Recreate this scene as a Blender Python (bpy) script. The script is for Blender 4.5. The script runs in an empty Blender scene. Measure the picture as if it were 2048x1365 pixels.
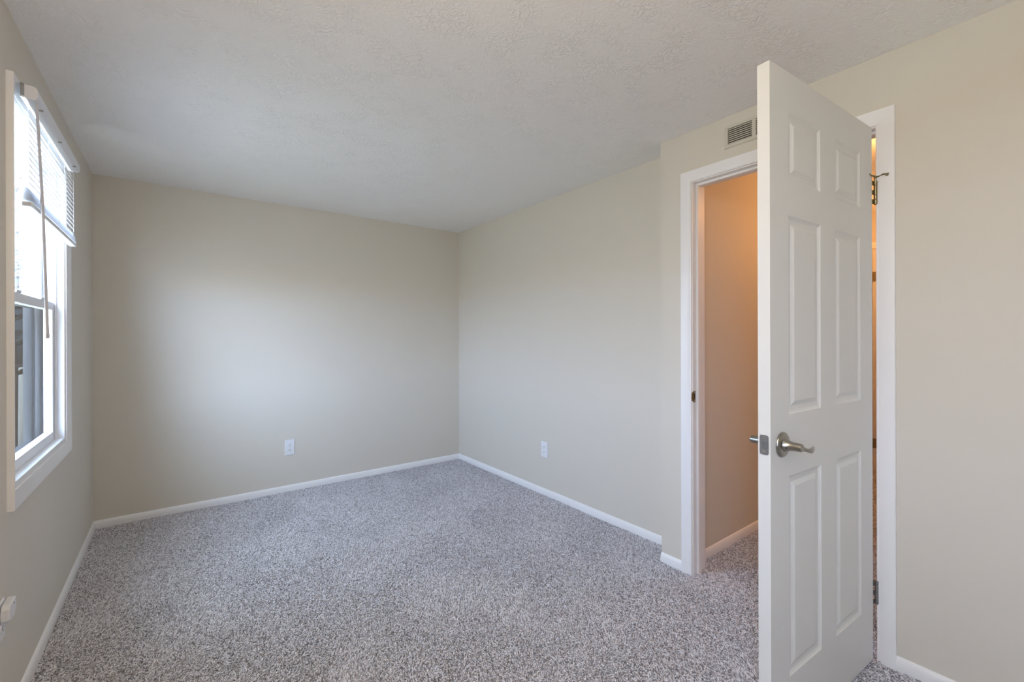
import bpy, bmesh, math, random
import numpy as np
from mathutils import Matrix, Vector

scene = bpy.context.scene
COL = scene.collection

# ------------------------------------------------------------------ camera
F_PX, YAW, ROLL, SHIFT_PX, CAM_Z = 884.738, 0.6492, -0.0027, -8.0, 1.2428
S_, C_ = math.sin(YAW), math.cos(YAW)
_f = Vector((S_, C_, 0)); _r = Vector((C_, -S_, 0)); _u = Vector((0, 0, 1))
_r2 = math.cos(ROLL) * _r + math.sin(ROLL) * _u
_u2 = -math.sin(ROLL) * _r + math.cos(ROLL) * _u
cam_d = bpy.data.cameras.new('camera')
cam = bpy.data.objects.new('camera', cam_d)
COL.objects.link(cam)
cam_d.sensor_width = 36.0
cam_d.lens = F_PX * 36.0 / 2048.0
cam_d.shift_y = SHIFT_PX / 2048.0
cam_d.clip_start = 0.02
M = Matrix.Identity(4)
for i in range(3):
    M[i][0], M[i][1], M[i][2] = _r2[i], _u2[i], -_f[i]
M[2][3] = CAM_Z
cam.matrix_world = M
scene.camera = cam

# ------------------------------------------------------------------ room measures (metres)
XL, XR, XN, YB, YN, H = -0.4312, 2.3015, 2.1338, 3.9312, 1.4488, 2.31
YF = -1.45                      # wall behind the camera
XH = XN + 0.112                 # hall side of the doorway wall
HY0, HY1, HX1, HH = 0.18, 1.32, 5.1, 2.38   # hallway
W1 = (2.145, 3.028, 0.738, 2.05)            # window opening y0 y1 z0 z1
W2 = (-0.42, -0.10, 0.738, 2.05)             # unseen second window beside the camera, assumed and sized for the light

# ------------------------------------------------------------------ light
world = bpy.data.worlds.new('daylight'); scene.world = world
world.use_nodes = True
nt = world.node_tree; nt.nodes.clear()
wo = nt.nodes.new('ShaderNodeOutputWorld'); bg = nt.nodes.new('ShaderNodeBackground')
tc = nt.nodes.new('ShaderNodeTexCoord'); sx = nt.nodes.new('ShaderNodeSeparateXYZ')
mr = nt.nodes.new('ShaderNodeMapRange'); cr = nt.nodes.new('ShaderNodeValToRGB')
mr.inputs['From Min'].default_value = -1; mr.inputs['From Max'].default_value = 1
nt.links.new(tc.outputs['Generated'], sx.inputs[0]); nt.links.new(sx.outputs['Z'], mr.inputs['Value'])
nt.links.new(mr.outputs[0], cr.inputs[0]); nt.links.new(cr.outputs[0], bg.inputs[0]); nt.links.new(bg.outputs[0], wo.inputs[0])
e = cr.color_ramp.elements
e[0].position = 0.0; e[0].color = (0.42, 0.33, 0.22, 1)
e[1].position = 1.0; e[1].color = (0.62, 0.80, 1.0, 1)
k = e.new(0.47); k.color = (0.42, 0.34, 0.24, 1)
k = e.new(0.51); k.color = (0.73, 0.90, 1.23, 1)
k = e.new(0.62); k.color = (0.65, 0.85, 1.25, 1)
# brighter sky towards the sun side
dt = nt.nodes.new('ShaderNodeVectorMath'); dt.operation = 'DOT_PRODUCT'; dt.inputs[1].default_value = (-0.5, -0.866, 0.0)
nt.links.new(tc.outputs['Generated'], dt.inputs[0])
mxn = nt.nodes.new('ShaderNodeMath'); mxn.operation = 'MAXIMUM'; mxn.inputs[1].default_value = 0.0; nt.links.new(dt.outputs['Value'], mxn.inputs[0])
pw = nt.nodes.new('ShaderNodeMath'); pw.operation = 'POWER'; pw.inputs[1].default_value = 4.0; nt.links.new(mxn.outputs[0], pw.inputs[0])
ma = nt.nodes.new('ShaderNodeMath'); ma.operation = 'MULTIPLY_ADD'; ma.inputs[1].default_value = 16.0; ma.inputs[2].default_value = 19.5
nt.links.new(pw.outputs[0], ma.inputs[0])
dm = nt.nodes.new('ShaderNodeMapRange'); dm.inputs['From Min'].default_value = -0.7; dm.inputs['From Max'].default_value = 0.05
dm.inputs['To Min'].default_value = 0.09; dm.inputs['To Max'].default_value = 1.0
nt.links.new(dt.outputs['Value'], dm.inputs['Value'])
ml = nt.nodes.new('ShaderNodeMath'); ml.operation = 'MULTIPLY'
nt.links.new(ma.outputs[0], ml.inputs[0]); nt.links.new(dm.outputs[0], ml.inputs[1]); nt.links.new(ml.outputs[0], bg.inputs['Strength'])

def area_portal(name, loc, rot, sx_, sy_):
    d = bpy.data.lights.new(name, 'AREA'); d.shape = 'RECTANGLE'; d.size = sx_; d.size_y = sy_
    d.cycles.is_portal = True
    o = bpy.data.objects.new(name, d); COL.objects.link(o); o.location = loc; o.rotation_euler = rot
    return o
area_portal('window_portal', (XL - 0.20, (W1[0] + W1[1]) / 2, (W1[2] + W1[3]) / 2), (0, math.radians(-90), 0), W1[3] - W1[2], W1[1] - W1[0])
area_portal('window_portal', (XL - 0.20, (W2[0] + W2[1]) / 2, (W2[2] + W2[3]) / 2), (0, math.radians(-90), 0), W2[3] - W2[2], W2[1] - W2[0])

def point_lamp(name, loc, energy, color, radius):
    d = bpy.data.lights.new(name, 'POINT'); d.energy = energy; d.color = color; d.shadow_soft_size = radius
    o = bpy.data.objects.new(name, d); COL.objects.link(o); o.location = loc
    return o
point_lamp('hall_lamp', (3.2, 0.70, 2.19), 5.2, (1.0, 0.45, 0.14), 0.07)
point_lamp('hall_lamp', (4.55, 0.70, 2.19), 13, (1.0, 0.45, 0.14), 0.07)  # unseen second hall lamp, added to brighten the far end
point_lamp('bedroom_fill_lamp', (0.05, 0.30, 1.90), 22, (1.0, 0.83, 0.60), 0.12)  # unseen lamp without a fixture, placed to lift and warm walls and ceiling

scene.view_settings.view_transform = 'Standard'
scene.view_settings.look = 'None'
scene.view_settings.gamma = 1.0
scene.view_settings.use_curve_mapping = False
scene.view_settings.exposure = 0.0
scene.cycles.use_denoising = True
scene.cycles.max_bounces = 12
scene.cycles.diffuse_bounces = 8
scene.cycles.glossy_bounces = 4
scene.cycles.transparent_max_bounces = 16
scene.cycles.sample_clamp_indirect = 6.0
scene.cycles.caustics_reflective = False
scene.cycles.caustics_refractive = False

# ------------------------------------------------------------------ materials
class NT:
    def __init__(s, name):
        s.m = bpy.data.materials.new(name); s.m.use_nodes = True
        s.t = s.m.node_tree; s.t.nodes.clear()
        s.out = s.t.nodes.new('ShaderNodeOutputMaterial')
    def n(s, typ, **kw):
        nd = s.t.nodes.new(typ)
        for a, v in kw.items():
            if a.startswith('i_'):
                key = a[2:].replace('_', ' ')
                nd.inputs[key].default_value = v
            else: setattr(nd, a, v)
        return nd
    def l(s, a, b): s.t.links.new(a, b)

def principled(name, color, rough=0.5, metal=0.0, spec=0.5, bump=None):
    g = NT(name)
    p = g.n('ShaderNodeBsdfPrincipled')
    p.inputs['Base Color'].default_value = (*color, 1); p.inputs['Roughness'].default_value = rough
    p.inputs['Metallic'].default_value = metal; p.inputs['Specular IOR Level'].default_value = spec
    g.l(p.outputs[0], g.out.inputs[0])
    if bump:
        sc, st, dist = bump
        t = g.n('ShaderNodeTexCoord'); nz = g.n('ShaderNodeTexNoise'); nz.inputs['Scale'].default_value = sc
        nz.inputs['Detail'].default_value = 3
        b = g.n('ShaderNodeBump'); b.inputs['Strength'].default_value = st; b.inputs['Distance'].default_value = dist
        g.l(t.outputs['Object'], nz.inputs['Vector']); g.l(nz.outputs[0], b.inputs['Height']); g.l(b.outputs[0], p.inputs['Normal'])
    return g.m

M_WALL = principled('wall_paint', (0.68, 0.640, 0.568), 0.55, spec=0.3, bump=(220, 0.08, 0.002))
M_HALL = principled('hall_wall_paint', (0.68, 0.640, 0.568), 0.55, spec=0.3, bump=(220, 0.08, 0.002))
M_TRIM = principled('white_trim_paint', (0.86, 0.86, 0.87), 0.35)
M_DOOR = principled('white_door_paint', (0.72, 0.715, 0.695), 0.38, bump=(90, 0.03, 0.001))
M_VINYL = principled('white_vinyl', (0.82, 0.83, 0.86), 0.35)
M_PLATE = principled('white_plastic', (0.80, 0.81, 0.84), 0.3)
M_DARK = principled('dark_slot', (0.03, 0.03, 0.03), 0.6)
M_NICKEL = principled('satin_nickel', (0.36, 0.345, 0.31), 0.28, metal=1.0, bump=(300, 0.02, 0.0005))
M_BRASS = principled('antique_brass', (0.30, 0.25, 0.15), 0.35, metal=1.0, bump=(200, 0.1, 0.001))
M_STEEL = principled('grey_steel', (0.36, 0.36, 0.36), 0.4, metal=1.0)
M_VENT = principled('beige_vent_paint', (0.62, 0.585, 0.51), 0.45)
M_WAND = principled('grey_wand_plastic', (0.62, 0.61, 0.65), 0.25)
M_BARK = principled('bark', (0.13, 0.10, 0.08), 0.9, bump=(20, 0.6, 0.02))
M_LEAF = principled('leaf', (0.030, 0.034, 0.020), 0.6)
M_GRASS = principled('pale_bounce_lawn', (0.70, 0.62, 0.50), 0.9, bump=(8, 0.5, 0.05))  # lawn colour raised to a pale tan so it reflects more daylight inside
M_SIDING = principled('tan_siding', (0.45, 0.38, 0.30), 0.7)

def mat_carpet():
    g = NT('grey_carpet'); p = g.n('ShaderNodeBsdfPrincipled'); g.l(p.outputs[0], g.out.inputs[0])
    p.inputs['Roughness'].default_value = 0.95; p.inputs['Specular IOR Level'].default_value = 0.1
    t = g.n('ShaderNodeTexCoord')
    def worm(scale, dist, off):
        mp = g.n('ShaderNodeMapping'); mp.inputs['Location'].default_value = off
        g.l(t.outputs['Object'], mp.inputs[0])
        nz = g.n('ShaderNodeTexNoise'); nz.inputs['Scale'].default_value = scale; nz.inputs['Detail'].default_value = 1.5
        nz.inputs['Distortion'].default_value = dist
        g.l(mp.outputs[0], nz.inputs['Vector'])
        s = g.n('ShaderNodeMath', operation='SUBTRACT'); s.inputs[1].default_value = 0.5; g.l(nz.outputs[0], s.inputs[0])
        a = g.n('ShaderNodeMath', operation='ABSOLUTE'); g.l(s.outputs[0], a.inputs[0])
        r = g.n('ShaderNodeMapRange', interpolation_type='SMOOTHSTEP'); r.inputs['From Min'].default_value = 0.0; r.inputs['From Max'].default_value = 0.108
        r.inputs['To Min'].default_value = 1.0; r.inputs['To Max'].default_value = 0.0
        g.l(a.outputs[0], r.inputs['Value']); return r.outputs[0]
    w1 = worm(88, 1.4, (0, 0, 0)); w2 = worm(150, 1.0, (3.3, 1.7, 0.4))
    mx = g.n('ShaderNodeMath', operation='MAXIMUM'); g.l(w1, mx.inputs[0])
    w2s = g.n('ShaderNodeMath', operation='MULTIPLY'); w2s.inputs[1].default_value = 0.6; g.l(w2, w2s.inputs[0]); g.l(w2s.outputs[0], mx.inputs[1])
    # pile brushed in different directions: broad soft patches
    big = g.n('ShaderNodeTexNoise'); big.inputs['Scale'].default_value = 4.5; big.inputs['Detail'].default_value = 5; big.inputs['Distortion'].default_value = 0.6; big.inputs['Roughness'].default_value = 0.6
    g.l(t.outputs['Object'], big.inputs['Vector'])
    br = g.n('ShaderNodeMapRange'); br.inputs['From Min'].default_value = 0.32; br.inputs['From Max'].default_value = 0.60
    br.inputs['To Min'].default_value = 0.74; br.inputs['To Max'].default_value = 1.08
    g.l(big.outputs[0], br.inputs['Value'])
    cr = g.n('ShaderNodeValToRGB'); ce = cr.color_ramp.elements
    ce[0].position = 0.0; ce[0].color = (0.21, 0.202, 0.210, 1)
    ce[1].position = 1.0; ce[1].color = (0.97, 0.955, 0.985, 1)
    k = ce.new(0.45); k.color = (0.72, 0.705, 0.735, 1)
    g.l(mx.outputs[0], cr.inputs[0])
    mul = g.n('ShaderNodeVectorMath', operation='SCALE'); g.l(cr.outputs[0], mul.inputs[0]); g.l(br.outputs[0], mul.inputs['Scale'])
    g.l(mul.outputs[0], p.inputs['Base Color'])
    b = g.n('ShaderNodeBump'); b.inputs['Strength'].default_value = 1.0; b.inputs['Distance'].default_value = 0.005
    g.l(mx.outputs[0], b.inputs['Height']); g.l(b.outputs[0], p.inputs['Normal'])
    return g.m
M_CARPET = mat_carpet()

def mat_ceiling():
    g = NT('textured_ceiling_paint'); p = g.n('ShaderNodeBsdfPrincipled'); g.l(p.outputs[0], g.out.inputs[0])
    p.inputs['Base Color'].default_value = (0.90, 0.89, 0.875, 1); p.inputs['Roughness'].default_value = 0.8; p.inputs['Specular IOR Level'].default_value = 0.2
    t = g.n('ShaderNodeTexCoord')
    nz = g.n('ShaderNodeTexNoise'); nz.inputs['Scale'].default_value = 36; nz.inputs['Detail'].default_value = 2; nz.inputs['Distortion'].default_value = 1.1
    g.l(t.outputs['Object'], nz.inputs['Vector'])
    s = g.n('ShaderNodeMath', operation='SUBTRACT'); s.inputs[1].default_value = 0.5; g.l(nz.outputs[0], s.inputs[0])
    a = g.n('ShaderNodeMath', operation='ABSOLUTE'); g.l(s.outputs[0], a.inputs[0])
    r = g.n('ShaderNodeMapRange', interpolation_type='SMOOTHSTEP'); r.inputs['From Max'].default_value = 0.11
    r.inputs['To Min'].default_value = 1.0; r.inputs['To Max'].default_value = 0.0
    g.l(a.outputs[0], r.inputs['Value'])
    b = g.n('ShaderNodeBump'); b.inputs['Strength'].default_value = 0.45; b.inputs['Distance'].default_value = 0.004
    pt = g.n('ShaderNodeTexNoise'); pt.inputs['Scale'].default_value = 6.5; pt.inputs['Detail'].default_value = 2
    g.l(t.outputs['Object'], pt.inputs['Vector'])
    pm = g.n('ShaderNodeMapRange', interpolation_type='SMOOTHSTEP'); pm.inputs['From Min'].default_value = 0.42; pm.inputs['From Max'].default_value = 0.64; pm.inputs['To Min'].default_value = 0.22
    g.l(pt.outputs[0], pm.inputs['Value'])
    mh = g.n('ShaderNodeMath', operation='MULTIPLY'); g.l(r.outputs[0], mh.inputs[0]); g.l(pm.outputs[0], mh.inputs[1])
    g.l(mh.outputs[0], b.inputs['Height']); g.l(b.outputs[0], p.inputs['Normal'])
    return g.m
M_CEIL = mat_ceiling()

def mat_glass():
    g = NT('window_glass')
    tr = g.n('ShaderNodeBsdfTransparent'); tr.inputs[0].default_value = (0.93, 0.96, 0.95, 1)
    gl = g.n('ShaderNodeBsdfGlossy'); gl.inputs['Roughness'].default_value = 0.0
    fr = g.n('ShaderNodeFresnel'); fr.inputs['IOR'].default_value = 1.5
    mx = g.n('ShaderNodeMixShader')
    g.l(fr.outputs[0], mx.inputs[0]); g.l(tr.outputs[0], mx.inputs[1]); g.l(gl.outputs[0], mx.inputs[2]); g.l(mx.outputs[0], g.out.inputs[0])
    return g.m
M_GLASS = mat_glass()

def mat_screen():
    # woven black mesh: the wires close up as the line of sight gets shallower
    g = NT('insect_screen')
    tr = g.n('ShaderNodeBsdfTransparent'); df = g.n('ShaderNodeBsdfDiffuse'); df.inputs[0].default_value = (0.010, 0.011, 0.012, 1)
    ge = g.n('ShaderNodeNewGeometry'); dp = g.n('ShaderNodeVectorMath', operation='DOT_PRODUCT')
    g.l(ge.outputs['Normal'], dp.inputs[0]); g.l(ge.outputs['Incoming'], dp.inputs[1])
    ab = g.n('ShaderNodeMath', operation='ABSOLUTE'); g.l(dp.outputs['Value'], ab.inputs[0])
    dv = g.n('ShaderNodeMath', operation='DIVIDE', use_clamp=True); dv.inputs[0].default_value = 0.17; g.l(ab.outputs[0], dv.inputs[1])
    mx = g.n('ShaderNodeMixShader'); g.l(dv.outputs[0], mx.inputs[0])
    g.l(tr.outputs[0], mx.inputs[1]); g.l(df.outputs[0], mx.inputs[2]); g.l(mx.outputs[0], g.out.inputs[0])
    return g.m
M_SCREEN = mat_screen()

def mat_slat():
    g = NT('white_blind_slat')
    df = g.n('ShaderNodeBsdfDiffuse'); df.inputs[0].default_value = (0.78, 0.77, 0.77, 1)
    tl = g.n('ShaderNodeBsdfTranslucent'); tl.inputs[0].default_value = (0.85, 0.83, 0.80, 1)
    mx = g.n('ShaderNodeMixShader'); mx.inputs[0].default_value = 0.09
    g.l(df.outputs[0], mx.inputs[1]); g.l(tl.outputs[0], mx.inputs[2]); g.l(mx.outputs[0], g.out.inputs[0])
    return g.m
M_SLAT = mat_slat()

# ------------------------------------------------------------------ mesh helpers
def box(bm, x0, x1, y0, y1, z0, z1):
    v = [bm.verts.new(c) for c in ((x0,y0,z0),(x1,y0,z0),(x1,y1,z0),(x0,y1,z0),(x0,y0,z1),(x1,y0,z1),(x1,y1,z1),(x0,y1,z1))]
    for f in ((0,3,2,1),(4,5,6,7),(0,1,5,4),(1,2,6,5),(2,3,7,6),(3,0,4,7)): bm.faces.new([v[i] for i in f])
    return v

def bbox(bm, x0, x1, y0, y1, z0, z1, b=0.002, seg=2):
    """box with bevelled edges"""
    t = bmesh.new(); box(t, x0, x1, y0, y1, z0, z1)
    bmesh.ops.bevel(t, geom=t.edges[:], offset=b, segments=seg, affect='EDGES', profile=0.5)
    merge(bm, t)

def merge(bm, t):
    me = bpy.data.meshes.new('tmp'); t.to_mesh(me); t.free(); bm.from_mesh(me); bpy.data.meshes.remove(me)

def sweep(bm, path, section_fn, closed_ends=True):
    """path: list of (point, side, up); section_fn(i) -> list of (a,b) offsets along side/up"""
    rings = []
    for i, (p, sd, up) in enumerate(path):
        p, sd, up = Vector(p), Vector(sd), Vector(up)
        rings.append([bm.verts.new(p + sd * a + up * b) for a, b in section_fn(i)])
    n = len(rings[0])
    for r0, r1 in zip(rings, rings[1:]):
        for j in range(n):
            bm.faces.new((r0[j], r0[(j + 1) % n], r1[(j + 1) % n], r1[j]))
    if closed_ends:
        bm.faces.new(rings[0][::-1]); bm.faces.new(rings[-1])

def circ(rx, ry=None, n=20, ph=0):
    ry = rx if ry is None else ry
    return [(rx * math.cos(2 * math.pi * k / n + ph), ry * math.sin(2 * math.pi * k / n + ph)) for k in range(n)]

def frame_of(d):
    d = Vector(d).normalized()
    ref = Vector((0, 0, 1)) if abs(d.z) < 0.9 else Vector((1, 0, 0))
    s = d.cross(ref).normalized(); u = s.cross(d).normalized()
    return s, u

def lathe(bm, base, axis, profile, n=28):
    """profile: list of (distance along axis, radius)"""
    base, axis = Vector(base), Vector(axis).normalized(); s, u = frame_of(axis)
    path = [(base + axis * h, s, u) for h, _ in profile]
    sweep(bm, path, lambda i: circ(max(profile[i][1], 1e-5), n=n))

def tube(bm, pts, r, n=10):
    pts = [Vector(p) for p in pts]; path = []
    for i, p in enumerate(pts):
        d = (pts[min(i + 1, len(pts) - 1)] - pts[max(i - 1, 0)])
        s, u = frame_of(d); path.append((p, s, u))
    rr = r if isinstance(r, (list, tuple)) else [r] * len(pts)
    sweep(bm, path, lambda i: circ(rr[i], n=n))

def extrude_profile(bm, prof, p0, p1, out, up=(0, 0, 1)):
    """profile (o,h) extruded from p0 to p1; o along out, h along up"""
    sweep(bm, [(p0, out, up), (p1, out, up)], lambda i: prof)

def obj(name, bm, mat, parent=None, smooth=False, label=None):
    bmesh.ops.recalc_face_normals(bm, faces=bm.faces[:])
    me = bpy.data.meshes.new(name); bm.to_mesh(me); bm.free()
    if mat: me.materials.append(mat)
    if smooth:
        for p in me.polygons: p.use_smooth = True
        try: me.set_sharp_from_angle(angle=math.radians(35))
        except Exception: pass
    o = bpy.data.objects.new(name, me); COL.objects.link(o)
    if parent is not None:
        o.parent = parent
        if parent.type == 'EMPTY' or True:
            o.matrix_parent_inverse = parent_world(parent).inverted()
    if label: o['label'] = label
    return o

def parent_world(o):
    m = Matrix.LocRotScale(o.location, o.rotation_euler, o.scale)
    if o.parent: m = parent_world(o.parent) @ o.matrix_parent_inverse @ m
    return m

def empty(name, loc):
    o = bpy.data.objects.new(name, None); COL.objects.link(o); o.location = loc; o.empty_display_size = 0.05
    return o

def tag(o, label, cat, group=None, kind=None):
    o['label'] = label; o['category'] = cat
    if group: o['group'] = group
    if kind: o['kind'] = kind
    return o

def struct(name, bm, mat, label, cat, smooth=False):
    return tag(obj(name, bm, mat, smooth=smooth), label, cat, kind='structure')

def new(): return bmesh.new()

# ------------------------------------------------------------------ setting: shell
bm = new(); box(bm, XL - 0.14, HX1 + 0.12, YF - 0.14, YB + 0.12, -0.10, 0.0)
struct('floor', bm, M_CARPET, 'grey speckled frieze carpet covering the bedroom and hallway floor', 'floor')
bm = new()
box(bm, XL - 0.14, XN + 0.056, YF - 0.14, YB + 0.12, H, H + 0.10)
box(bm, XN + 0.056, XR + 0.12, YN - 0.064, YB + 0.12, H, H + 0.10)
struct('ceiling', bm, M_CEIL, 'white bedroom ceiling with a rough swirled plaster texture', 'ceiling')
bm = new(); box(bm, XN + 0.056, HX1 + 0.12, HY0 - 0.12, HY1 + 0.064, HH, HH + 0.10)
struct('ceiling_hall', bm, M_CEIL, 'textured hallway ceiling glimpsed through the gap beside the door hinges', 'ceiling')

def wall_with_hole_x(bm, x0, x1, y0, y1, z0, z1, holes):
    """wall slab with normal along x, rectangular holes (y0,y1,z0,z1), sorted by y"""
    y = y0
    for h in holes:
        box(bm, x0, x1, y, h[0], z0, z1)
        if h[2] > z0: box(bm, x0, x1, h[0], h[1], z0, h[2])
        if h[3] < z1: box(bm, x0, x1, h[0], h[1], h[3], z1)
        y = h[1]
    box(bm, x0, x1, y, y1, z0, z1)

bm = new(); wall_with_hole_x(bm, XL - 0.14, XL, YF - 0.14, YB + 0.12, 0, H, [W2, W1])
struct('wall_left', bm, M_WALL, 'greige painted wall at left that holds the window', 'wall')
bm = new(); box(bm, XL, XR + 0.12, YB, YB + 0.12, 0, H)
struct('wall_back', bm, M_WALL, 'greige painted far wall with one outlet low near its middle', 'wall')
bm = new(); box(bm, XR, XR + 0.12, YN, YB, 0, H)
struct('wall_right', bm, M_WALL, 'greige painted right wall beyond the doorway, set back behind a small jog', 'wall')
bm = new()
wall_with_hole_x(bm, XN, XH, YF - 0.14, YN, 0, H, [(0.482, 1.278, 0, 2.058)])
struct('wall_right_near', bm, M_WALL, 'greige painted wall around the open doorway and vent', 'wall')
bm = new()
box(bm, XL, XN, YF - 0.14, YF, 0, H)
struct('wall_front', bm, M_WALL, 'greige painted wall behind the viewer', 'wall')
bm = new(); box(bm, XH, HX1 + 0.12, HY1, YN, 0, HH)
struct('wall_hall_left', bm, M_HALL, 'hallway wall glowing orange through the doorway', 'wall')
bm = new(); box(bm, XH, HX1 + 0.12, HY0 - 0.12, HY0, 0, HH)
struct('wall_hall_right', bm, M_HALL, 'hallway wall hidden behind the open door', 'wall')
bm = new(); box(bm, HX1, HX1 + 0.12, HY0, HY1, 0, HH)
struct('wall_hall_end', bm, M_HALL, 'end wall of the hallway around the far white door', 'wall')

# ------------------------------------------------------------------ baseboards
BB = [(0, 0), (0.012, 0), (0.0125, 0.018), (0.0115, 0.032), (0.009, 0.043), (0.0055, 0.050), (0.002, 0.0535), (0, 0.054)]
def baseboard(name, segs, label):
    bm = new()
    for p0, p1, out in segs: extrude_profile(bm, BB, p0, p1, out)
    return struct(name, bm, M_TRIM, label, 'baseboard', smooth=True)
baseboard('baseboard_left', [((XL, YF, 0), (XL, YB - 0.001, 0), (1, 0, 0))], 'white baseboard along the window wall')
baseboard('baseboard_back', [((XL + 0.001, YB, 0), (XR - 0.001, YB, 0), (0, -1, 0))], 'white baseboard along the far wall')
baseboard('baseboard_right', [((XR, YN, 0), (XR, YB - 0.001, 0), (-1, 0, 0))], 'white baseboard along the set-back right wall')
baseboard('baseboard_right_near', [((XN, 1.322, 0), (XN, YN, 0), (-1, 0, 0))], 'short white baseboard between the wall corner and the left door casing')
baseboard('baseboard_right_front', [((XN, YF, 0), (XN, 0.449, 0), (-1, 0, 0))], 'white baseboard at right, running from the right door casing toward the viewer')
baseboard('baseboard_hall', [((XH, HY1, 0), (HX1, HY1, 0), (0, -1, 0))], 'warm lit baseboard of the hallway seen through the doorway')

# ------------------------------------------------------------------ doorway trim
YJ0, YJ1, ZJ = 0.500, 1.260, 2.040       # jamb faces, head
def casing_run(bm, xface, out, y0, y1, z1, w=0.057):
    """mitred three-sided casing around opening y0..y1 below z1 (inner edge)"""
    prof = [(0, 0), (0, 0.0085), (0.0035, 0.0105), (0.007, 0.0085), (0.009, 0.009), (0.015, 0.0115), (0.030, 0.0135), (w - 0.006, 0.0150), (w - 0.002, 0.0145), (w, 0.012), (w, 0)]
    rings = []
    for cy, cz, sy, sz in ((y0, 0, -1, 0), (y0, z1, -1, 1), (y1, z1, 1, 1), (y1, 0, 1, 0)):
        rings.append([bm.verts.new((xface + out * t, cy + sy * a, cz + sz * a)) for a, t in prof])
    n = len(prof)
    for r0, r1 in zip(rings, rings[1:]):
        for j in range(n): bm.faces.new((r0[j], r0[(j + 1) % n], r1[(j + 1) % n], r1[j]))
    bm.faces.new(rings[0][::-1]); bm.faces.new(rings[-1])
trim = tag(empty('trim_1', (XN, (YJ0 + YJ1) / 2, 0)), 'white casing and jamb framing the open bedroom doorway', 'door frame', kind='structure')
bm = new(); casing_run(bm, XN, -1, YJ0 + 0.004, YJ1 + 0.005, ZJ + 0.005)
obj('casing', bm, M_TRIM, trim, smooth=True)
bm = new(); casing_run(bm, XH, 1, YJ0 + 0.004, YJ1 + 0.003, ZJ + 0.005)
obj('hall_casing', bm, M_TRIM, trim, smooth=True)
bm = new()
bbox(bm, XN, XH, YJ1, YJ1 + 0.018, 0, ZJ + 0.018, 0.0015); bbox(bm, XN, XH, YJ0 - 0.018, YJ0, 0, ZJ + 0.018, 0.0015)
bbox(bm, XN, XH, YJ0, YJ1, ZJ, ZJ + 0.018, 0.0015)
obj('jamb', bm, M_TRIM, trim)
bm = new()
bbox(bm, XN + 0.030, XN + 0.064, YJ1 - 0.012, YJ1, 0, ZJ, 0.0025); bbox(bm, XN + 0.030, XN + 0.064, YJ0, YJ0 + 0.012, 0, ZJ, 0.0025)
bbox(bm, XN + 0.030, XN + 0.064, YJ0 + 0.012, YJ1 - 0.012, ZJ - 0.012, ZJ, 0.0025)
obj('door_stop_moulding', bm, M_TRIM, trim)
# strike plate
bm = new()
t = new()
cz = 0.930
bbox(t, XN - 0.001, XN + 0.020, YJ1 - 0.0022, YJ1 + 0.0005, cz - 0.029, cz + 0.029, 0.0008)
merge(bm, t)
pts = []
for k in range(9):      # curved lip folding round the jamb edge
    a = -1 + 2 * k / 8
    pts.append((cz + a * 0.024, 0.010 * math.sqrt(max(0, 1 - a * a)) + 0.002))
for (za, wa), (zb, wb) in zip(pts, pts[1:]):
    v = [bm.verts.new(c) for c in ((XN, YJ1 - 0.0022, za), (XN - wa, YJ1 + 0.001, za), (XN - wb, YJ1 + 0.001, zb), (XN, YJ1 - 0.0022, zb),
                                   (XN, YJ1 - 0.0005, za), (XN - wa, YJ1 + 0.0025, za), (XN - wb, YJ1 + 0.0025, zb), (XN, YJ1 - 0.0005, zb))]
    for f in ((0, 1, 2, 3), (7, 6, 5, 4), (0, 4, 5, 1), (1, 5, 6, 2), (2, 6, 7, 3)): bm.faces.new([v[i] for i in f])
sp = obj('strike_plate', bm, M_BRASS, trim, label='antique brass strike plate')
bm = new(); box(bm, XN + 0.004, XN + 0.015, YJ1 - 0.0027, YJ1 - 0.0020, cz - 0.014, cz + 0.014)
obj('latch_hole', bm, M_DARK, sp)
for dz in (-0.021, 0.021):
    bm = new(); lathe(bm, (XN + 0.010, YJ1 - 0.0020, cz + dz), (0, -1, 0), [(0, 0.0045), (0.001, 0.004), (0.0014, 0.002)], 12)
    obj('screw', bm, M_STEEL, sp)

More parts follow.
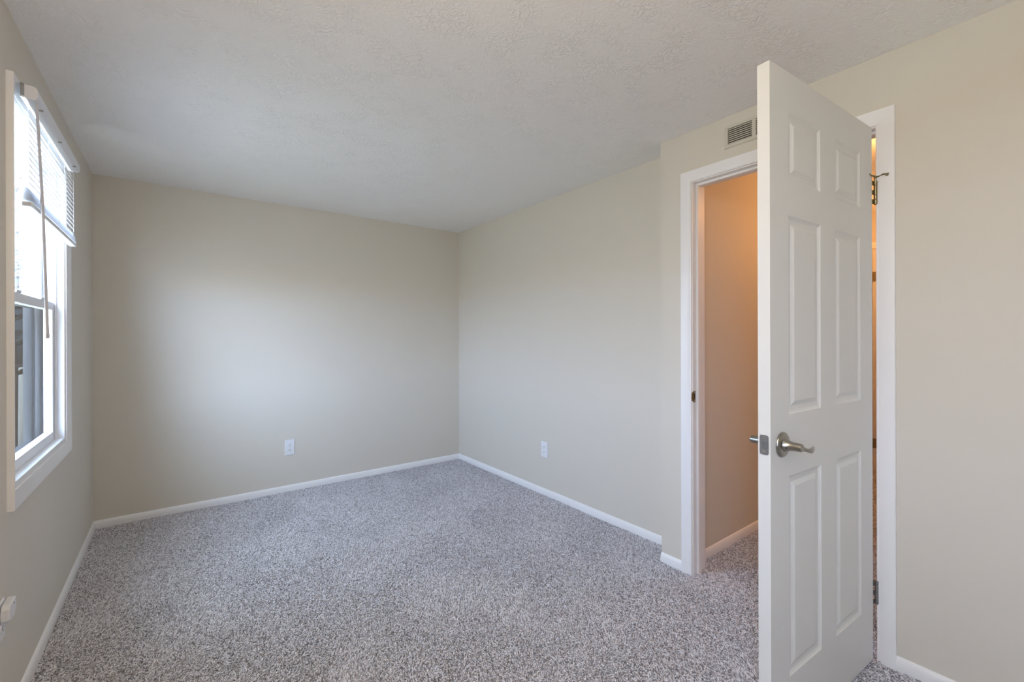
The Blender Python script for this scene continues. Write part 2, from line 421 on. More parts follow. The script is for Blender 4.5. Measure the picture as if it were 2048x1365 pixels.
# ------------------------------------------------------------------ the open six-panel door
DP0 = Vector((1.3535, 0.5615, 0)); DP1 = Vector((2.1065, 0.5115, 0))   # room face: free edge -> hinge edge
D_ = (DP1 - DP0).normalized(); N_ = Vector((D_.y, -D_.x, 0)); DW = (DP1 - DP0).length; DT = 0.035
DZ0, DZ1 = 0.014, 2.034
PANELS = [(0.108, 0.320, 1.713, 1.916), (0.428, 0.642, 1.713, 1.916), (0.108, 0.320, 1.009, 1.605), (0.428, 0.642, 1.009, 1.605), (0.108, 0.322, 0.222, 0.824), (0.432, 0.646, 0.222, 0.824)]
def door_leaf(bm, P0, D, N, W, T, z0, z1, panels, both=True):
    """six-panel moulded leaf; N points out of the first face"""
    ks = sorted({0, W} | {p[0] for p in panels} | {p[1] for p in panels})
    def clean(v):
        o = []
        for a in v:
            if not o or a - o[-1] > 1e-4: o.append(a)
        return o
    # two columns share stile lines per row, so split row by row
    rows = sorted({(p[2], p[3]) for p in panels})
    P = lambda kx, off, z: P0 + D * kx + N * off + Vector((0, 0, z))
    def quad(a): bm.faces.new([bm.verts.new(c) for c in a])
    for face, base, sgn in ((0, 0.0, 1), (1, -T, -1)):
        def fl(k0, k1, za, zb): quad([P(k0, base, za), P(k1, base, za), P(k1, base, zb), P(k0, base, zb)])
        if face == 1 and not both:
            fl(0, W, z0, z1); continue
        z = z0
        for ra, rb in rows:
            fl(0, W, z, ra)
            pr = sorted([p for p in panels if p[2] == ra])
            k = 0
            for p in pr:
                fl(k, p[0], ra, rb); k = p[1]
                # moulded recess: ogee down, flat, raised field
                steps = [(0.0, 0.0), (0.004, -0.0030), (0.010, -0.0058), (0.017, -0.0066), (0.023, -0.0066), (0.031, -0.0035), (0.036, -0.0012), (0.039, -0.0008)]
                prev = None
                for ins, off in steps:
                    o = base + sgn * off
                    ring = [P(p[0] + ins, o, p[2] + ins), P(p[1] - ins, o, p[2] + ins), P(p[1] - ins, o, p[3] - ins), P(p[0] + ins, o, p[3] - ins)]
                    if prev:
                        for j in range(4): quad([prev[j], prev[(j + 1) % 4], ring[(j + 1) % 4], ring[j]])
                    prev = ring
                quad(prev)
            fl(k, W, ra, rb); z = rb
        fl(0, W, z, z1)
    quad([P(0, 0, z0), P(0, -T, z0), P(0, -T, z1), P(0, 0, z1)]); quad([P(W, 0, z0), P(W, -T, z0), P(W, -T, z1), P(W, 0, z1)])
    quad([P(0, 0, z0), P(W, 0, z0), P(W, -T, z0), P(0, -T, z0)]); quad([P(0, 0, z1), P(W, 0, z1), P(W, -T, z1), P(0, -T, z1)])
    bmesh.ops.remove_doubles(bm, verts=bm.verts[:], dist=0.00005)

door = tag(empty('door_1', (DP1.x, DP1.y, 0)), 'white six-panel bedroom door standing open with a satin lever handle', 'door', kind='structure')
bm = new(); door_leaf(bm, DP0, D_, N_, DW, DT, DZ0, DZ1, PANELS)
obj('door_leaf', bm, M_DOOR, door)

def lever_handle(side):
    """side 1 = room face, -1 = hall face"""
    n = N_ * side
    c = DP0 + D_ * 0.066 + Vector((0, 0, 0.924)) + (N_ * 0 if side == 1 else N_ * -DT)
    up = Vector((0, 0, 1))
    bm = new()
    lathe(bm, c, n, [(0.0, 0.0365), (0.003, 0.0368), (0.0055, 0.0355), (0.0075, 0.032), (0.009, 0.026), (0.010, 0.018)], 40)
    rose = obj('rosette', bm, M_NICKEL, None, smooth=True)
    bm = new()
    lathe(bm, c + n * 0.007, n, [(0, 0.022), (0.004, 0.0195), (0.010, 0.0160), (0.018, 0.0135), (0.028, 0.0122), (0.044, 0.0118), (0.047, 0.0112), (0.048, 0.010)], 28)
    # wave lever: leaves the neck sideways, thins, dips and ends in a flat paddle
    h = c + n * 0.044
    path = []; secs = []
    L = [(0.000, 0.000, 0.0105, 0.0090, 0.000), (0.010, -0.0015, 0.0100, 0.0078, 0.001), (0.022, -0.006, 0.0078, 0.0062, 0.002), (0.034, -0.0105, 0.0060, 0.0054, 0.004),
         (0.046, -0.0140, 0.0060, 0.0048, 0.006), (0.058, -0.0160, 0.0075, 0.0042, 0.007), (0.070, -0.0168, 0.0088, 0.0038, 0.006), (0.081, -0.0166, 0.0090, 0.0036, 0.004), (0.090, -0.0160, 0.0078, 0.0032, 0.002), (0.096, -0.0155, 0.0050, 0.0024, 0.001), (0.0985, -0.0152, 0.0012, 0.0010, 0.0005)]
    for i, (a, dz, rv, rn, dn) in enumerate(L):
        tw = math.radians(55 * math.sin(math.pi * min(1, i / 6)))
        uu = up * math.cos(tw) + n * math.sin(tw) * 0.6; uu.normalize()
        vv = D_.cross(uu).normalized()
        path.append((h + D_ * a + up * dz + n * dn, uu, vv)); secs.append((rv, rn))
    sweep(bm, path, lambda i: circ(secs[i][0], secs[i][1], 18))
    hd = obj('door_handle', bm, M_NICKEL, door, smooth=True, label='satin nickel lever handle')
    rose.parent = hd; rose.matrix_parent_inverse = parent_world(hd).inverted()
    bm = new()   # small set-screw hole
    q = c + n * 0.018 - D_ * 0.0142 - up * 0.004
    lathe(bm, q, (-D_ * 0.9 + n * 0.35 - up * 0.2), [(-0.002, 0.0024), (0.0012, 0.0024), (0.0013, 0.0005)], 12)
    obj('set_screw', bm, M_DARK, hd)
lever_handle(1); lever_handle(-1)

# latch face plate on the free edge
mid = DP0 - N_ * (DT / 2) + Vector((0, 0, 0.9285))
def on_edge(bm, y0, y1, z0, z1, t, b=0.0):
    # plate lying on the free edge (normal -D_), y across thickness
    vs = []
    ring = []
    w = (y1 - y0) / 2; hh = (z1 - z0) / 2; cy = (y0 + y1) / 2; cz_ = (z0 + z1) / 2
    pts = []
    r = b
    for sx_, sz_, a0 in ((1, 1, 0), (-1, 1, 90), (-1, -1, 180), (1, -1, 270)):
        for k in range(5 if r else 1):
            a = math.radians(a0 + (22.5 * k if r else 0))
            pts.append((cy + sx_ * (w - r) + r * math.cos(a) if r else cy + sx_ * w, cz_ + sz_ * (hh - r) + r * math.sin(a) if r else cz_ + sz_ * hh))
    lo = [bm.verts.new(mid + N_ * a + Vector((0, 0, c)) + D_ * 0.0005) for a, c in pts]
    hi = [bm.verts.new(mid + N_ * a + Vector((0, 0, c)) - D_ * t) for a, c in pts]
    n = len(pts)
    for j in range(n): bm.faces.new((lo[j], lo[(j + 1) % n], hi[(j + 1) % n], hi[j]))
    bm.faces.new(hi); bm.faces.new(lo[::-1])
bm = new(); on_edge(bm, -0.0125, 0.0125, -0.0285, 0.0285, 0.0012, 0.006)
lp = obj('latch_plate', bm, M_STEEL, door, label='grey steel latch plate with two screws')
bm = new(); on_edge(bm, -0.009, 0.010, -0.0125, 0.0125, 0.0016)
obj('latch_recess', bm, M_STEEL, lp)
bm = new()   # bevelled latch bolt
v = []
for a, z, t in ((-0.006, -0.010, 0.001), (0.008, -0.010, 0.001), (0.008, 0.010, 0.001), (-0.006, 0.010, 0.001), (-0.004, -0.010, 0.002), (0.008, -0.010, 0.009), (0.008, 0.010, 0.009), (-0.004, 0.010, 0.002)):
    v.append(bm.verts.new(mid + N_ * a + Vector((0, 0, z)) - D_ * t))
for f in ((0, 3, 2, 1), (4, 5, 6, 7), (0, 1, 5, 4), (1, 2, 6, 5), (2, 3, 7, 6), (3, 0, 4, 7)): bm.faces.new([v[i] for i in f])
obj('latch_bolt', bm, M_STEEL, lp)
for dz in (-0.0205, 0.0205):
    bm = new(); lathe(bm, mid - D_ * 0.001 + Vector((0, 0, dz)), -D_, [(0, 0.0048), (0.0012, 0.0045), (0.0018, 0.003), (0.0012, 0.0015)], 14)
    obj('screw', bm, M_NICKEL, lp)

# hinges (knuckle barrel on the room side, leaves on door edge and jamb)
HP = Vector((XN - 0.008, YJ0 + 0.0045, 0))
def hinge(zc, mat, label, hh=0.044):
    bm = new()
    n = 5; seg = 2 * hh / n
    for k in range(n):
        za = zc - hh + k * seg
        lathe(bm, (HP.x, HP.y, za + 0.0004), (0, 0, 1), [(0, 0.0058), (0.0006, 0.0064), (seg - 0.0014, 0.0064), (seg - 0.0008, 0.0058)], 16)
    lathe(bm, (HP.x, HP.y, zc - hh - 0.003), (0, 0, 1), [(0, 0.003), (0.001, 0.0052), (0.003, 0.0052)], 14)
    # leaf on jamb, leaf on door edge
    box(bm, HP.x, XN + 0.028, YJ0 - 0.0005, YJ0 + 0.0018, zc - hh, zc + hh)
    e0 = DP1 + D_ * 0.0003
    for k in range(n):
        if k % 2 == 0:
            za = zc - hh + k * seg; zb = za + seg
        else: continue
        a = e0 - N_ * 0.001; b = e0 - N_ * 0.030
        q = [HP + Vector((0, 0.004, 0)), a, b]
        vs = []
        for z in (za, zb):
            for p_ in (Vector((HP.x - 0.002, HP.y + 0.003, z)), Vector((a.x, a.y, z)), Vector((b.x, b.y, z)), Vector((b.x + 0.0018, b.y, z)), Vector((a.x + 0.0018, a.y, z)), Vector((HP.x + 0.001, HP.y + 0.004, z))):
                vs.append(bm.verts.new(p_))
        m = 6
        for j in range(m): bm.faces.new((vs[j], vs[(j + 1) % m], vs[m + (j + 1) % m], vs[m + j]))
        bm.faces.new(vs[:m][::-1]); bm.faces.new(vs[m:])
    return obj('hinge', bm, mat, door, smooth=True, label=label)
hinge(1.790, M_BRASS, 'antique brass upper hinge with a pin stop on top')
hinge(0.266, M_STEEL, 'grey lower hinge')
# hinge-pin door stop: arm with rubber tips, sits on the upper hinge
bm = new()
zc = 1.848
lathe(bm, (HP.x, HP.y, 1.833), (0, 0, 1), [(0, 0.004), (0.010, 0.0042), (0.014, 0.006), (0.018, 0.006), (0.020, 0.003)], 14)
pa = Vector((HP.x, HP.y, zc))
tube(bm, [pa + Vector((-0.040, 0.012, 0.006)), pa + Vector((-0.028, 0.006, 0.004)), pa + Vector((-0.010, -0.004, -0.001)), pa, pa + Vector((0.0, -0.014, 0.002)), pa + Vector((-0.005, -0.025, 0.005)), pa + Vector((-0.006, -0.034, 0.001))], 0.0032, 10)
lathe(bm, pa + Vector((-0.040, 0.012, 0.006)), (-0.75, 0.66, 0.1), [(-0.004, 0.0045), (0.003, 0.006), (0.005, 0.005)], 12)
lathe(bm, pa + Vector((-0.006, -0.034, 0.001)), (0.2, -1, -0.3), [(-0.003, 0.0045), (0.004, 0.006), (0.006, 0.005)], 12)
obj('hinge_pin_stop', bm, M_BRASS, door, smooth=True, label='brass hinge-pin stop')

# ------------------------------------------------------------------ far white door at the end of the hallway
d2 = tag(empty('door_2', (HX1, 1.235, 0)), 'white door at the far end of the hallway, a sliver beside the hinges', 'door', kind='structure')
bm = new()
Pa = Vector((HX1 - 0.006, 0.475, 0)); Db = Vector((0, 1, 0)); Nb = Vector((-1, 0, 0))
door_leaf(bm, Pa, Db, Nb, 0.757, 0.005, 0.012, 2.03, PANELS, both=False)
obj('door_leaf', bm, M_DOOR, d2)
bm = new(); casing_run(bm, HX1, -1, 0.468, 1.240, 2.045, w=0.057)
obj('casing', bm, M_TRIM, d2, smooth=True)
for zc in (1.787, 0.260):
    bm = new(); lathe(bm, (HX1 - 0.012, 1.235, zc - 0.045), (0, 0, 1), [(0, 0.005), (0.002, 0.007), (0.088, 0.007), (0.090, 0.005)], 14)
    box(bm, HX1 - 0.010, HX1 - 0.007, 1.205, 1.235, zc - 0.043, zc + 0.043)
    obj('hinge', bm, M_BRASS, d2, smooth=True, label='antique brass hinge')

# ------------------------------------------------------------------ return-air vent over the doorway
vy1, vy0, vz0, vz1 = 1.091, 0.775, 2.153, 2.262
vent = tag(empty('air_vent', (XN, (vy0 + vy1) / 2, (vz0 + vz1) / 2)), 'beige louvred air vent on the wall above the doorway, partly behind the door', 'vent')
bm = new()
o_, i_ = (vy0, vy1, vz0, vz1), None
cells = [(0.960, 1.073), (0.833, 0.943)]
lz0, lz1 = 2.170, 2.247
t_ = 0.006
rows_ = [(vy0 + 0.004, cells[1][0]), (cells[1][1], cells[0][0]), (cells[0][1], vy1 - 0.004)]
for a, b in rows_: box(bm, XN - t_, XN - 0.0005, a, b, lz0, lz1)
box(bm, XN - t_, XN - 0.0005, vy0 + 0.004, vy1 - 0.004, vz0 + 0.004, lz0); box(bm, XN - t_, XN - 0.0005, vy0 + 0.004, vy1 - 0.004, lz1, vz1 - 0.004)
# thin sloping rim
for (a, b, c, d) in ((vy0, vy0 + 0.004, vz0, vz1), (vy1 - 0.004, vy1, vz0, vz1), (vy0, vy1, vz0, vz0 + 0.004), (vy0, vy1, vz1 - 0.004, vz1)):
    box(bm, XN - 0.003, XN - 0.0005, a, b, c, d)
obj('frame', bm, M_VENT, vent)
bm = new(); box(bm, XN - 0.0014, XN - 0.0006, cells[1][0], cells[0][1], lz0, lz1)
obj('duct_opening', bm, M_DARK, vent, label='dark duct behind the slats')
bm = new()
ns = 8
for ca, cb in cells:
    for k in range(ns):
        z = lz0 + (k + 0.35) * (lz1 - lz0) / ns
        vs = [bm.verts.new(c) for c in ((XN - 0.0058, ca, z - 0.0026), (XN - 0.0058, cb, z - 0.0026), (XN - 0.0018, cb, z + 0.0030), (XN - 0.0018, ca, z + 0.0030),
                                        (XN - 0.0062, ca, z - 0.0012), (XN - 0.0062, cb, z - 0.0012), (XN - 0.0022, cb, z + 0.0042), (XN - 0.0022, ca, z + 0.0042))]
        for f in ((0, 1, 2, 3), (7, 6, 5, 4), (0, 4, 5, 1), (3, 2, 6, 7), (0, 3, 7, 4), (1, 5, 6, 2)): bm.faces.new([vs[i] for i in f])
obj('louvres', bm, M_VENT, vent)
for z in (vz0 + 0.018, vz1 - 0.014):
    bm = new(); lathe(bm, (XN - t_, vy1 - 0.009, z), (-1, 0, 0), [(0, 0.0038), (0.001, 0.0035), (0.0016, 0.002)], 12)
    obj('screw', bm, M_VENT, vent)

# ------------------------------------------------------------------ electrical outlets
def outlet(origin, right, out, w, h, label, with_holes=True, name='electrical_outlet'):
    """duplex receptacle; origin = plate centre on the wall"""
    o = tag(empty(name, origin), label, 'outlet', 'duplex outlets low on the walls')
    C, Rt, Ot, Up = Vector(origin), Vector(right), Vector(out), Vector((0, 0, 1))
    bm = new()
    steps = [(0, 0.0005), (0.0, 0.0022), (0.0015, 0.0040), (0.0035, 0.0052), (0.006, 0.0056)]
    rings = []
    for ins, dp in steps:
        rings.append([bm.verts.new(C + Rt * sx_ * (w / 2 - ins) + Up * sz_ * (h / 2 - ins) + Ot * dp) for sx_, sz_ in ((-1, -1), (1, -1), (1, 1), (-1, 1))])
    for r0, r1 in zip(rings, rings[1:]):
        for j in range(4): bm.faces.new((r0[j], r0[(j + 1) % 4], r1[(j + 1) % 4], r1[j]))
    bm.faces.new(rings[-1]); bm.faces.new(rings[0][::-1])
    obj('cover_plate', bm, M_PLATE, o)
    for dz in (0.0195, -0.0195):
        bm = new()
        pts = []
        for k in range(28):
            a = 2 * math.pi * k / 28
            pts.append((0.0172 * math.cos(a), max(-0.0125, min(0.0125, 0.0172 * math.sin(a)))))
        lo = [bm.verts.new(C + Rt * a + Up * (b + dz) + Ot * 0.005) for a, b in pts]
        hi = [bm.verts.new(C + Rt * a * 0.97 + Up * (b * 0.97 + dz) + Ot * 0.0078) for a, b in pts]
        for j in range(28): bm.faces.new((lo[j], lo[(j + 1) % 28], hi[(j + 1) % 28], hi[j]))
        bm.faces.new(hi); bm.faces.new(lo[::-1])
        rc = obj('receptacle', bm, M_PLATE, o)
        bm = new()
        for dx, sh in ((-0.0064, 0.0040), (0.0064, 0.0034)):
            p = C + Rt * dx + Up * (dz + 0.003) + Ot * 0.0079
            vs = []
            for s1 in (0, 1):
                for sa, sb in ((-1, -1), (1, -1), (1, 1), (-1, 1)):
                    vs.append(bm.verts.new(p + Rt * sa * 0.0012 + Up * sb * sh + Ot * (0.0004 * s1 - 0.0004)))
            for f in ((0, 3, 2, 1), (4, 5, 6, 7), (0, 1, 5, 4), (1, 2, 6, 5), (2, 3, 7, 6), (3, 0, 4, 7)): bm.faces.new([vs[i] for i in f])
        lathe(bm, C + Up * (dz - 0.0068) + Ot * 0.0074, Ot, [(0, 0.0026), (0.0008, 0.0026)], 14)
        obj('slots', bm, M_DARK, rc)
    bm = new(); lathe(bm, C + Ot * 0.0055, Ot, [(0, 0.0034), (0.001, 0.0030), (0.0014, 0.0015)], 12)
    obj('screw', bm, M_PLATE, o)
    return o
outlet((0.728, YB, 0.356), (1, 0, 0), (0, -1, 0), 0.072, 0.124, 'white duplex outlet low on the far wall, left of the corner')
outlet((XR, 2.614, 0.359), (0, -1, 0), (-1, 0, 0), 0.076, 0.122, 'white duplex outlet low on the set-back right wall, between corner and doorway')
outlet((XL, 2.016, 0.378), (0, 1, 0), (1, 0, 0), 0.074, 0.120, 'white outlet at the left picture edge below the window, partly covered by a plug')

# white plug-in adapter sitting in the left outlet
adp = tag(empty('plug_adapter', (XL + 0.0065, 2.030, 0.405)), 'small white plug-in adapter pushed into the outlet below the window', 'plug')
bm = new()
x0, x1 = XL + 0.0085, XL + 0.0265
y0, y1, z0, z1 = 1.992, 2.068, 0.376, 0.431
prof = [(y0 + 0.010, z0), (y1 - 0.022, z0), (y1, z0 + 0.022), (y1, z1 - 0.006), (y1 - 0.006, z1), (y0 + 0.012, z1), (y0, z1 - 0.012), (y0, z0 + 0.010)]
lo = [bm.verts.new((x0, a, b)) for a, b in prof]
mi = [bm.verts.new((x1 - 0.004, a, b)) for a, b in prof]
cyy, czz = (y0 + y1) / 2, (z0 + z1) / 2
hi = [bm.verts.new((x1, cyy + (a - cyy) * 0.90, czz + (b - czz) * 0.88)) for a, b in prof]
n = len(prof)
for r0, r1 in ((lo, mi), (mi, hi)):
    for j in range(n): bm.faces.new((r0[j], r0[(j + 1) % n], r1[(j + 1) % n], r1[j]))
bm.faces.new(hi); bm.faces.new(lo[::-1])
obj('body', bm, M_PLATE, adp)
bm = new()
for k in range(4):
    xx = x0 + 0.0022 + k * 0.0032
    box(bm, xx, xx + 0.0014, y0 - 0.0006, y0 + 0.001, z0 + 0.014, z1 - 0.016)
obj('grip_ribs', bm, M_PLATE, adp)
bm = new(); lathe(bm, (x1 - 0.0006, 2.040, 0.4175), (1, 0, 0), [(0, 0.0030), (0.0009, 0.0030), (0.001, 0.0005)], 14)
obj('indicator_hole', bm, M_DARK, adp)
bm = new()
for dz in (-0.006, 0.006): box(bm, XL + 0.006, x0 + 0.002, 2.013, 2.019, 0.4035 + dz - 0.001, 0.4035 + dz + 0.001)
obj('prongs', bm, M_STEEL, adp)

# ------------------------------------------------------------------ double-hung window
win = tag(empty('window_1', (XL, (W1[0] + W1[1]) / 2, W1[2])), 'white double-hung window with raised-edge casing on the left wall', 'window', kind='structure')
wy0, wy1, wz0, wz1 = W1
bm = new()
prof = [(0, 0), (0, 0.006), (0.006, 0.008), (0.020, 0.010), (0.036, 0.0145), (0.044, 0.0175), (0.049, 0.0175), (0.050, 0.015), (0.050, 0)]
rings = []
for cy, cz_, sy, sz in ((wy0, wz0, -1, -1), (wy0, wz1, -1, 1), (wy1, wz1, 1, 1), (wy1, wz0, 1, -1)):
    rings.append([bm.verts.new((XL + t, cy + sy * a, cz_ + sz * a)) for a, t in prof])
n = len(prof)
for q in range(4):
    r0, r1 = rings[q], rings[(q + 1) % 4]
    for j in range(n): bm.faces.new((r0[j], r0[(j + 1) % n], r1[(j + 1) % n], r1[j]))
obj('casing', bm, M_TRIM, win, smooth=True)
# frame liner inside the opening
bm = new()
fx0, fx1 = XL - 0.135, XL - 0.0005
for a, b, c, d in ((wy0, wy0 + 0.012, wz0, wz1), (wy1 - 0.012, wy1, wz0, wz1), (wy0 + 0.012, wy1 - 0.012, wz0, wz0 + 0.022), (wy0 + 0.012, wy1 - 0.012, wz1 - 0.014, wz1)):
    box(bm, fx0, fx1, a, b, c, d)
# track fins on the side jambs
for x in (XL - 0.030, XL - 0.068, XL - 0.106):
    for a, b in ((wy0 + 0.012, wy0 + 0.022), (wy1 - 0.022, wy1 - 0.012)):
        box(bm, x - 0.003, x + 0.003, a, b, wz0 + 0.022, wz1 - 0.014)
obj('frame', bm, M_VINYL, win)
def sash(name, x0, x1, z0, z1, st=0.036, bot=0.040, top=0.036):
    bm = new()
    a, b = wy0 + 0.016, wy1 - 0.016
    bbox(bm, x0, x1, a, a + st, z0, z1, 0.002); bbox(bm, x0, x1, b - st, b, z0, z1, 0.002)
    bbox(bm, x0, x1, a + st - 0.001, b - st + 0.001, z0, z0 + bot, 0.002); bbox(bm, x0, x1, a + st - 0.001, b - st + 0.001, z1 - top, z1, 0.002)
    s = obj(name, bm, M_VINYL, win)
    bm = new(); xm = (x0 + x1) / 2
    vs = [bm.verts.new(c) for c in ((xm, a + st - 0.004, z0 + bot - 0.004), (xm, b - st + 0.004, z0 + bot - 0.004), (xm, b - st + 0.004, z1 - top + 0.004), (xm, a + st - 0.004, z1 - top + 0.004))]
    bm.faces.new(vs)
    obj('pane', bm, M_GLASS, s)
    return s
ls = sash('lower_sash', XL - 0.065, XL - 0.034, wz0 + 0.022, 1.412)
us = sash('upper_sash', XL - 0.103, XL - 0.072, 1.378, wz1 - 0.014)
bm = new()
for yy in (2.40, 2.77): bbox(bm, XL - 0.062, XL - 0.030, yy - 0.03, yy + 0.03, 1.411, 1.421, 0.002)
obj('sash_lock', bm, M_VINYL, ls)
bm = new()
vs = [bm.verts.new(c) for c in ((XL - 0.0685, wy0 + 0.014, wz0 + 0.024), (XL - 0.0685, wy1 - 0.014, wz0 + 0.024), (XL - 0.0685, wy1 - 0.014, 1.40), (XL - 0.0685, wy0 + 0.014, 1.40))]
bm.faces.new(vs)
obj('insect_screen', bm, M_SCREEN, win, label='dark insect screen over the lower half')

# ------------------------------------------------------------------ mini blind pulled half up
bx0, bx1 = XL + 0.0185, XL + 0.060
by0, by1 = 2.160, 2.985
blind = tag(empty('mini_blind', ((bx0 + bx1) / 2, (by0 + by1) / 2, 2.09)), 'white mini blind raised over the upper half of the window, wand hanging', 'blind')
bm = new()
prof = [(bx0, 2.050), (bx1 - 0.010, 2.046), (bx1 - 0.003, 2.050), (bx1, 2.058), (bx1, 2.080), (bx1 - 0.003, 2.087), (bx1 - 0.010, 2.091), (bx0, 2.093)]
lo = [bm.verts.new((a, by0, b)) for a, b in prof]; hi = [bm.verts.new((a, by1, b)) for a, b in prof]
n = len(prof)
for j in range(n): bm.faces.new((lo[j], lo[(j + 1) % n], hi[(j + 1) % n], hi[j]))
bm.faces.new(lo[::-1]); bm.faces.new(hi)
hr = obj('headrail', bm, M_VINYL, blind)
bm = new(); bbox(bm, bx0 + 0.001, bx0 + 0.010, by0 - 0.003, by0 + 0.004, 2.052, 2.095, 0.001)
obj('bracket', bm, M_STEEL, hr)
# slats
bm = new()
sxc = XL + 0.036
def slat(zc, tilt, y0=by0 - 0.012, y1=by1 - 0.012, w=0.025, sag=0.0):
    rows = []
    ny = 10
    for j in range(ny + 1):
        y = y0 + (y1 - y0) * j / ny
        row = []
        for k in range(5):
            u = (k / 4 - 0.5) * w; c = 0.0022 * (1 - (2 * k / 4 - 1) ** 2)
            x = sxc + u * math.cos(tilt) + c * math.sin(tilt)
            z = zc - u * math.sin(tilt) + c * math.cos(tilt)
            row.append(bm.verts.new((x, y, z + sag * (abs(2 * j / ny - 1)) ** 3)))
        rows.append(row)
    for r0, r1 in zip(rows, rows[1:]):
        for k in range(4): bm.faces.new((r0[k], r0[k + 1], r1[k + 1], r1[k]))
z = 2.036
while z > 1.752:
    slat(z, math.radians(62)); z -= 0.0205
for k in range(14): slat(1.7025 + 0.0032 * k, math.radians(10 + 2.2 * k), sag=0.0)
obj('slats', bm, M_SLAT, blind, smooth=True)
bm = new(); bbox(bm, sxc - 0.0125, sxc + 0.0125, by0 - 0.012, by1 - 0.012, 1.684, 1.699, 0.003)
br = obj('bottom_rail', bm, M_VINYL, blind)
bm = new(); bbox(bm, sxc - 0.010, sxc + 0.010, by0 - 0.0135, by0 - 0.0115, 1.686, 1.697, 0.0005)
obj('end_cap', bm, M_WAND, br)
for yy in (2.245, 2.56, 2.88):
    bm = new()
    for xx in (sxc - 0.0145, sxc + 0.0145):
        tube(bm, [(xx, yy, 2.048), (xx, yy, 1.69)], 0.0008, 6)
    obj('ladder_cord', bm, M_VINYL, blind)
    bm = new(); bbox(bm, bx1 - 0.012, bx1 - 0.001, yy - 0.004, yy + 0.004, 2.043, 2.0475, 0.0005)
    obj('cord_clip', bm, M_STEEL, hr)
wyy = 2.185
bm = new(); tube(bm, [(-0.3785, wyy, 2.046), (-0.3775, wyy, 2.02), (-0.3650, wyy, 1.70), (-0.3540, wyy, 1.262)], [0.0025, 0.0042, 0.0042, 0.0042], 8)
lathe(bm, (-0.3540, wyy, 1.262), (0.02, 0, -1), [(0, 0.0042), (0.004, 0.0050), (0.016, 0.0050), (0.020, 0.003)], 10)
obj('tilt_wand', bm, M_WAND, blind, smooth=True, label='grey tilt wand')

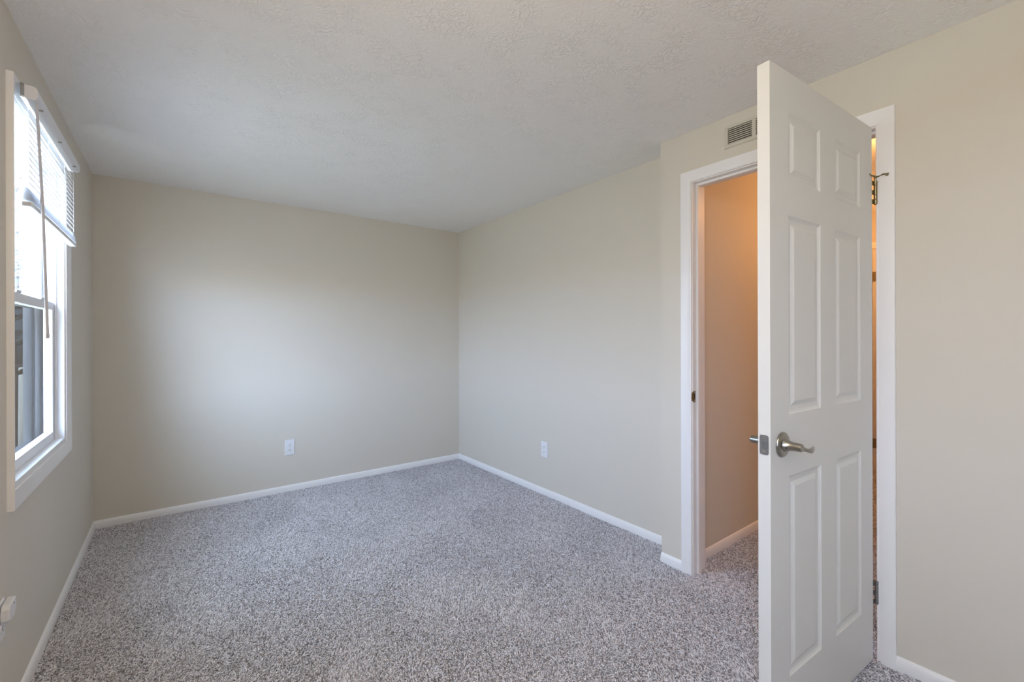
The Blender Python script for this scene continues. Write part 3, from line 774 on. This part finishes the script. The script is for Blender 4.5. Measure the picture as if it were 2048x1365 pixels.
# ------------------------------------------------------------------ carpet pile: twisted yarn tufts
def mat_yarn():
    g = NT('carpet_yarn'); p = g.n('ShaderNodeBsdfPrincipled'); g.l(p.outputs[0], g.out.inputs[0])
    p.inputs['Roughness'].default_value = 0.9; p.inputs['Specular IOR Level'].default_value = 0.1
    hi = g.n('ShaderNodeHairInfo'); cr = g.n('ShaderNodeValToRGB'); ce = cr.color_ramp.elements
    ce[0].position = 0.0; ce[0].color = (0.23, 0.220, 0.232, 1)
    ce[1].position = 1.0; ce[1].color = (0.88, 0.87, 0.92, 1)
    k = ce.new(0.35); k.color = (0.50, 0.488, 0.52, 1)
    k = ce.new(0.75); k.color = (0.73, 0.715, 0.76, 1)
    g.l(hi.outputs['Random'], cr.inputs[0])
    g.l(cr.outputs[0], p.inputs['Base Color'])
    return g.m
def carpet_pile():
    rng = np.random.default_rng(11)
    regions = [(XL + 0.014, XN - 0.014, 0.10, 1.46, 0.0049), (XL + 0.014, XR - 0.014, 1.46, YB - 0.014, 0.0049), (XN - 0.014, XH + 0.01, YJ0 + 0.004, YJ1 - 0.004, 0.0049), (XH + 0.01, HX1 - 0.02, 0.45, HY1 - 0.014, 0.0062)]
    P = []
    for x0, x1, y0, y1, sp in regions:
        gx, gy = np.meshgrid(np.arange(x0, x1, sp), np.arange(y0, y1, sp))
        q = np.stack([gx.ravel(), gy.ravel()], 1); q += rng.uniform(-0.45, 0.45, q.shape) * sp
        q[:, 0] = np.clip(q[:, 0], x0, x1); q[:, 1] = np.clip(q[:, 1], y0, y1)
        P.append(q)
    P = np.concatenate(P); n = len(P)
    x, y = P[:, 0], P[:, 1]
    # lay of the pile: footprints and vacuum strokes turn it in broad patches
    fld = np.zeros(n)
    for k in range(14):
        fx, fy, ph = rng.normal(0, 5.5), rng.normal(0, 5.5), rng.uniform(0, 6.28); fld += np.sin(fx * x + fy * y + ph)
    fld /= 2.6
    lay = 0.0062 * np.clip(fld, -1.2, 1.2)
    a = rng.uniform(0, 2 * np.pi, n); L = rng.uniform(0.0028, 0.0068, n)
    dx = np.cos(a) * L + 0.55 * lay; dy = np.sin(a) * L + 0.83 * lay
    b = a + np.pi / 2; cu = rng.normal(0, 0.0018, n)
    h = rng.uniform(0.0035, 0.0062, n)
    pts = np.zeros((n, 4, 3), dtype=np.float32)
    for i, (t, hz, c) in enumerate(((0.0, -0.0005, 0.0), (0.30, 0.75, 0.7), (0.75, 1.0, 0.9), (1.15, 0.80, -0.3))):
        pts[:, i, 0] = x + dx * t + np.cos(b) * cu * c; pts[:, i, 1] = y + dy * t + np.sin(b) * cu * c; pts[:, i, 2] = h * hz if hz > 0 else hz
    hc = bpy.data.hair_curves.new('carpet_pile'); hc.add_curves([4] * n)
    hc.attributes['position'].data.foreach_set('vector', pts.ravel())
    ra = hc.attributes.get('radius') or hc.attributes.new('radius', 'FLOAT', 'POINT')
    rr = np.tile(np.array([0.00135, 0.00158, 0.00150, 0.0009], dtype=np.float32), n)
    ra.data.foreach_set('value', rr)
    hc.materials.append(mat_yarn())
    o = bpy.data.objects.new('carpet_pile', hc); COL.objects.link(o)
    tag(o, 'grey twisted yarn pile of the carpet across the bedroom and hallway floor', 'carpet', kind='stuff')
    return n
scene.cycles_curves.shape = 'THICK'
carpet_pile()

# ------------------------------------------------------------------ outside
bm = new()
box(bm, XL - 30, XL - 0.30, -12, 45, -0.65, -0.55)
struct('ground', bm, M_GRASS, 'lawn outside the window, coloured pale to bounce daylight indoors', 'ground')
bm = new(); box(bm, XL - 0.40, XL - 0.14, YF - 0.2, 6.5, 2.42, 2.50)
struct('trim_2', bm, M_SIDING, 'tan roof soffit running above the window outside', 'soffit')
def tree(loc, h, cr_, nleaf, seed, label):
    rnd = random.Random(seed)
    o = tag(empty('tree', loc), label, 'tree')
    L = Vector(loc); bm = new()
    tube(bm, [L, L + Vector((0.05, 0, h * 0.3)), L + Vector((-0.05, 0.1, h * 0.6)), L + Vector((0, 0, h * 0.95))], [0.16, 0.12, 0.08, 0.02], 10)
    tips = []
    for k in range(26):
        b0 = L + Vector((0, 0, h * rnd.uniform(0.25, 0.9))); a = rnd.uniform(0, 6.28)
        d = Vector((math.cos(a), math.sin(a), rnd.uniform(0.1, 0.8))) * cr_ * rnd.uniform(0.6, 1.0)
        m = b0 + d * 0.5 + Vector((rnd.uniform(-.1, .1), rnd.uniform(-.1, .1), 0.05))
        tube(bm, [b0, m, b0 + d], [0.035, 0.02, 0.006], 6); tips += [m, b0 + d, b0 + d * 0.75]
    obj('trunk', bm, M_BARK, o, smooth=True)
    bm = new()
    for k in range(nleaf):
        c = rnd.choice(tips) + Vector((rnd.gauss(0, .28), rnd.gauss(0, .28), rnd.gauss(0, .22)))
        a = Vector((rnd.gauss(0, 1), rnd.gauss(0, 1), rnd.gauss(0, 1))).normalized(); s, u = frame_of(a); r = rnd.uniform(0.035, 0.07)
        bm.faces.new([bm.verts.new(c + s * r), bm.verts.new(c + u * r * 0.5), bm.verts.new(c - s * r), bm.verts.new(c - u * r * 0.5)])
    obj('foliage', bm, M_LEAF, o)
tree((-2.2, 10.5, -0.55), 4.6, 1.9, 2600, 5, 'leafy tree outside, seen along the wall through the left edge of the window')
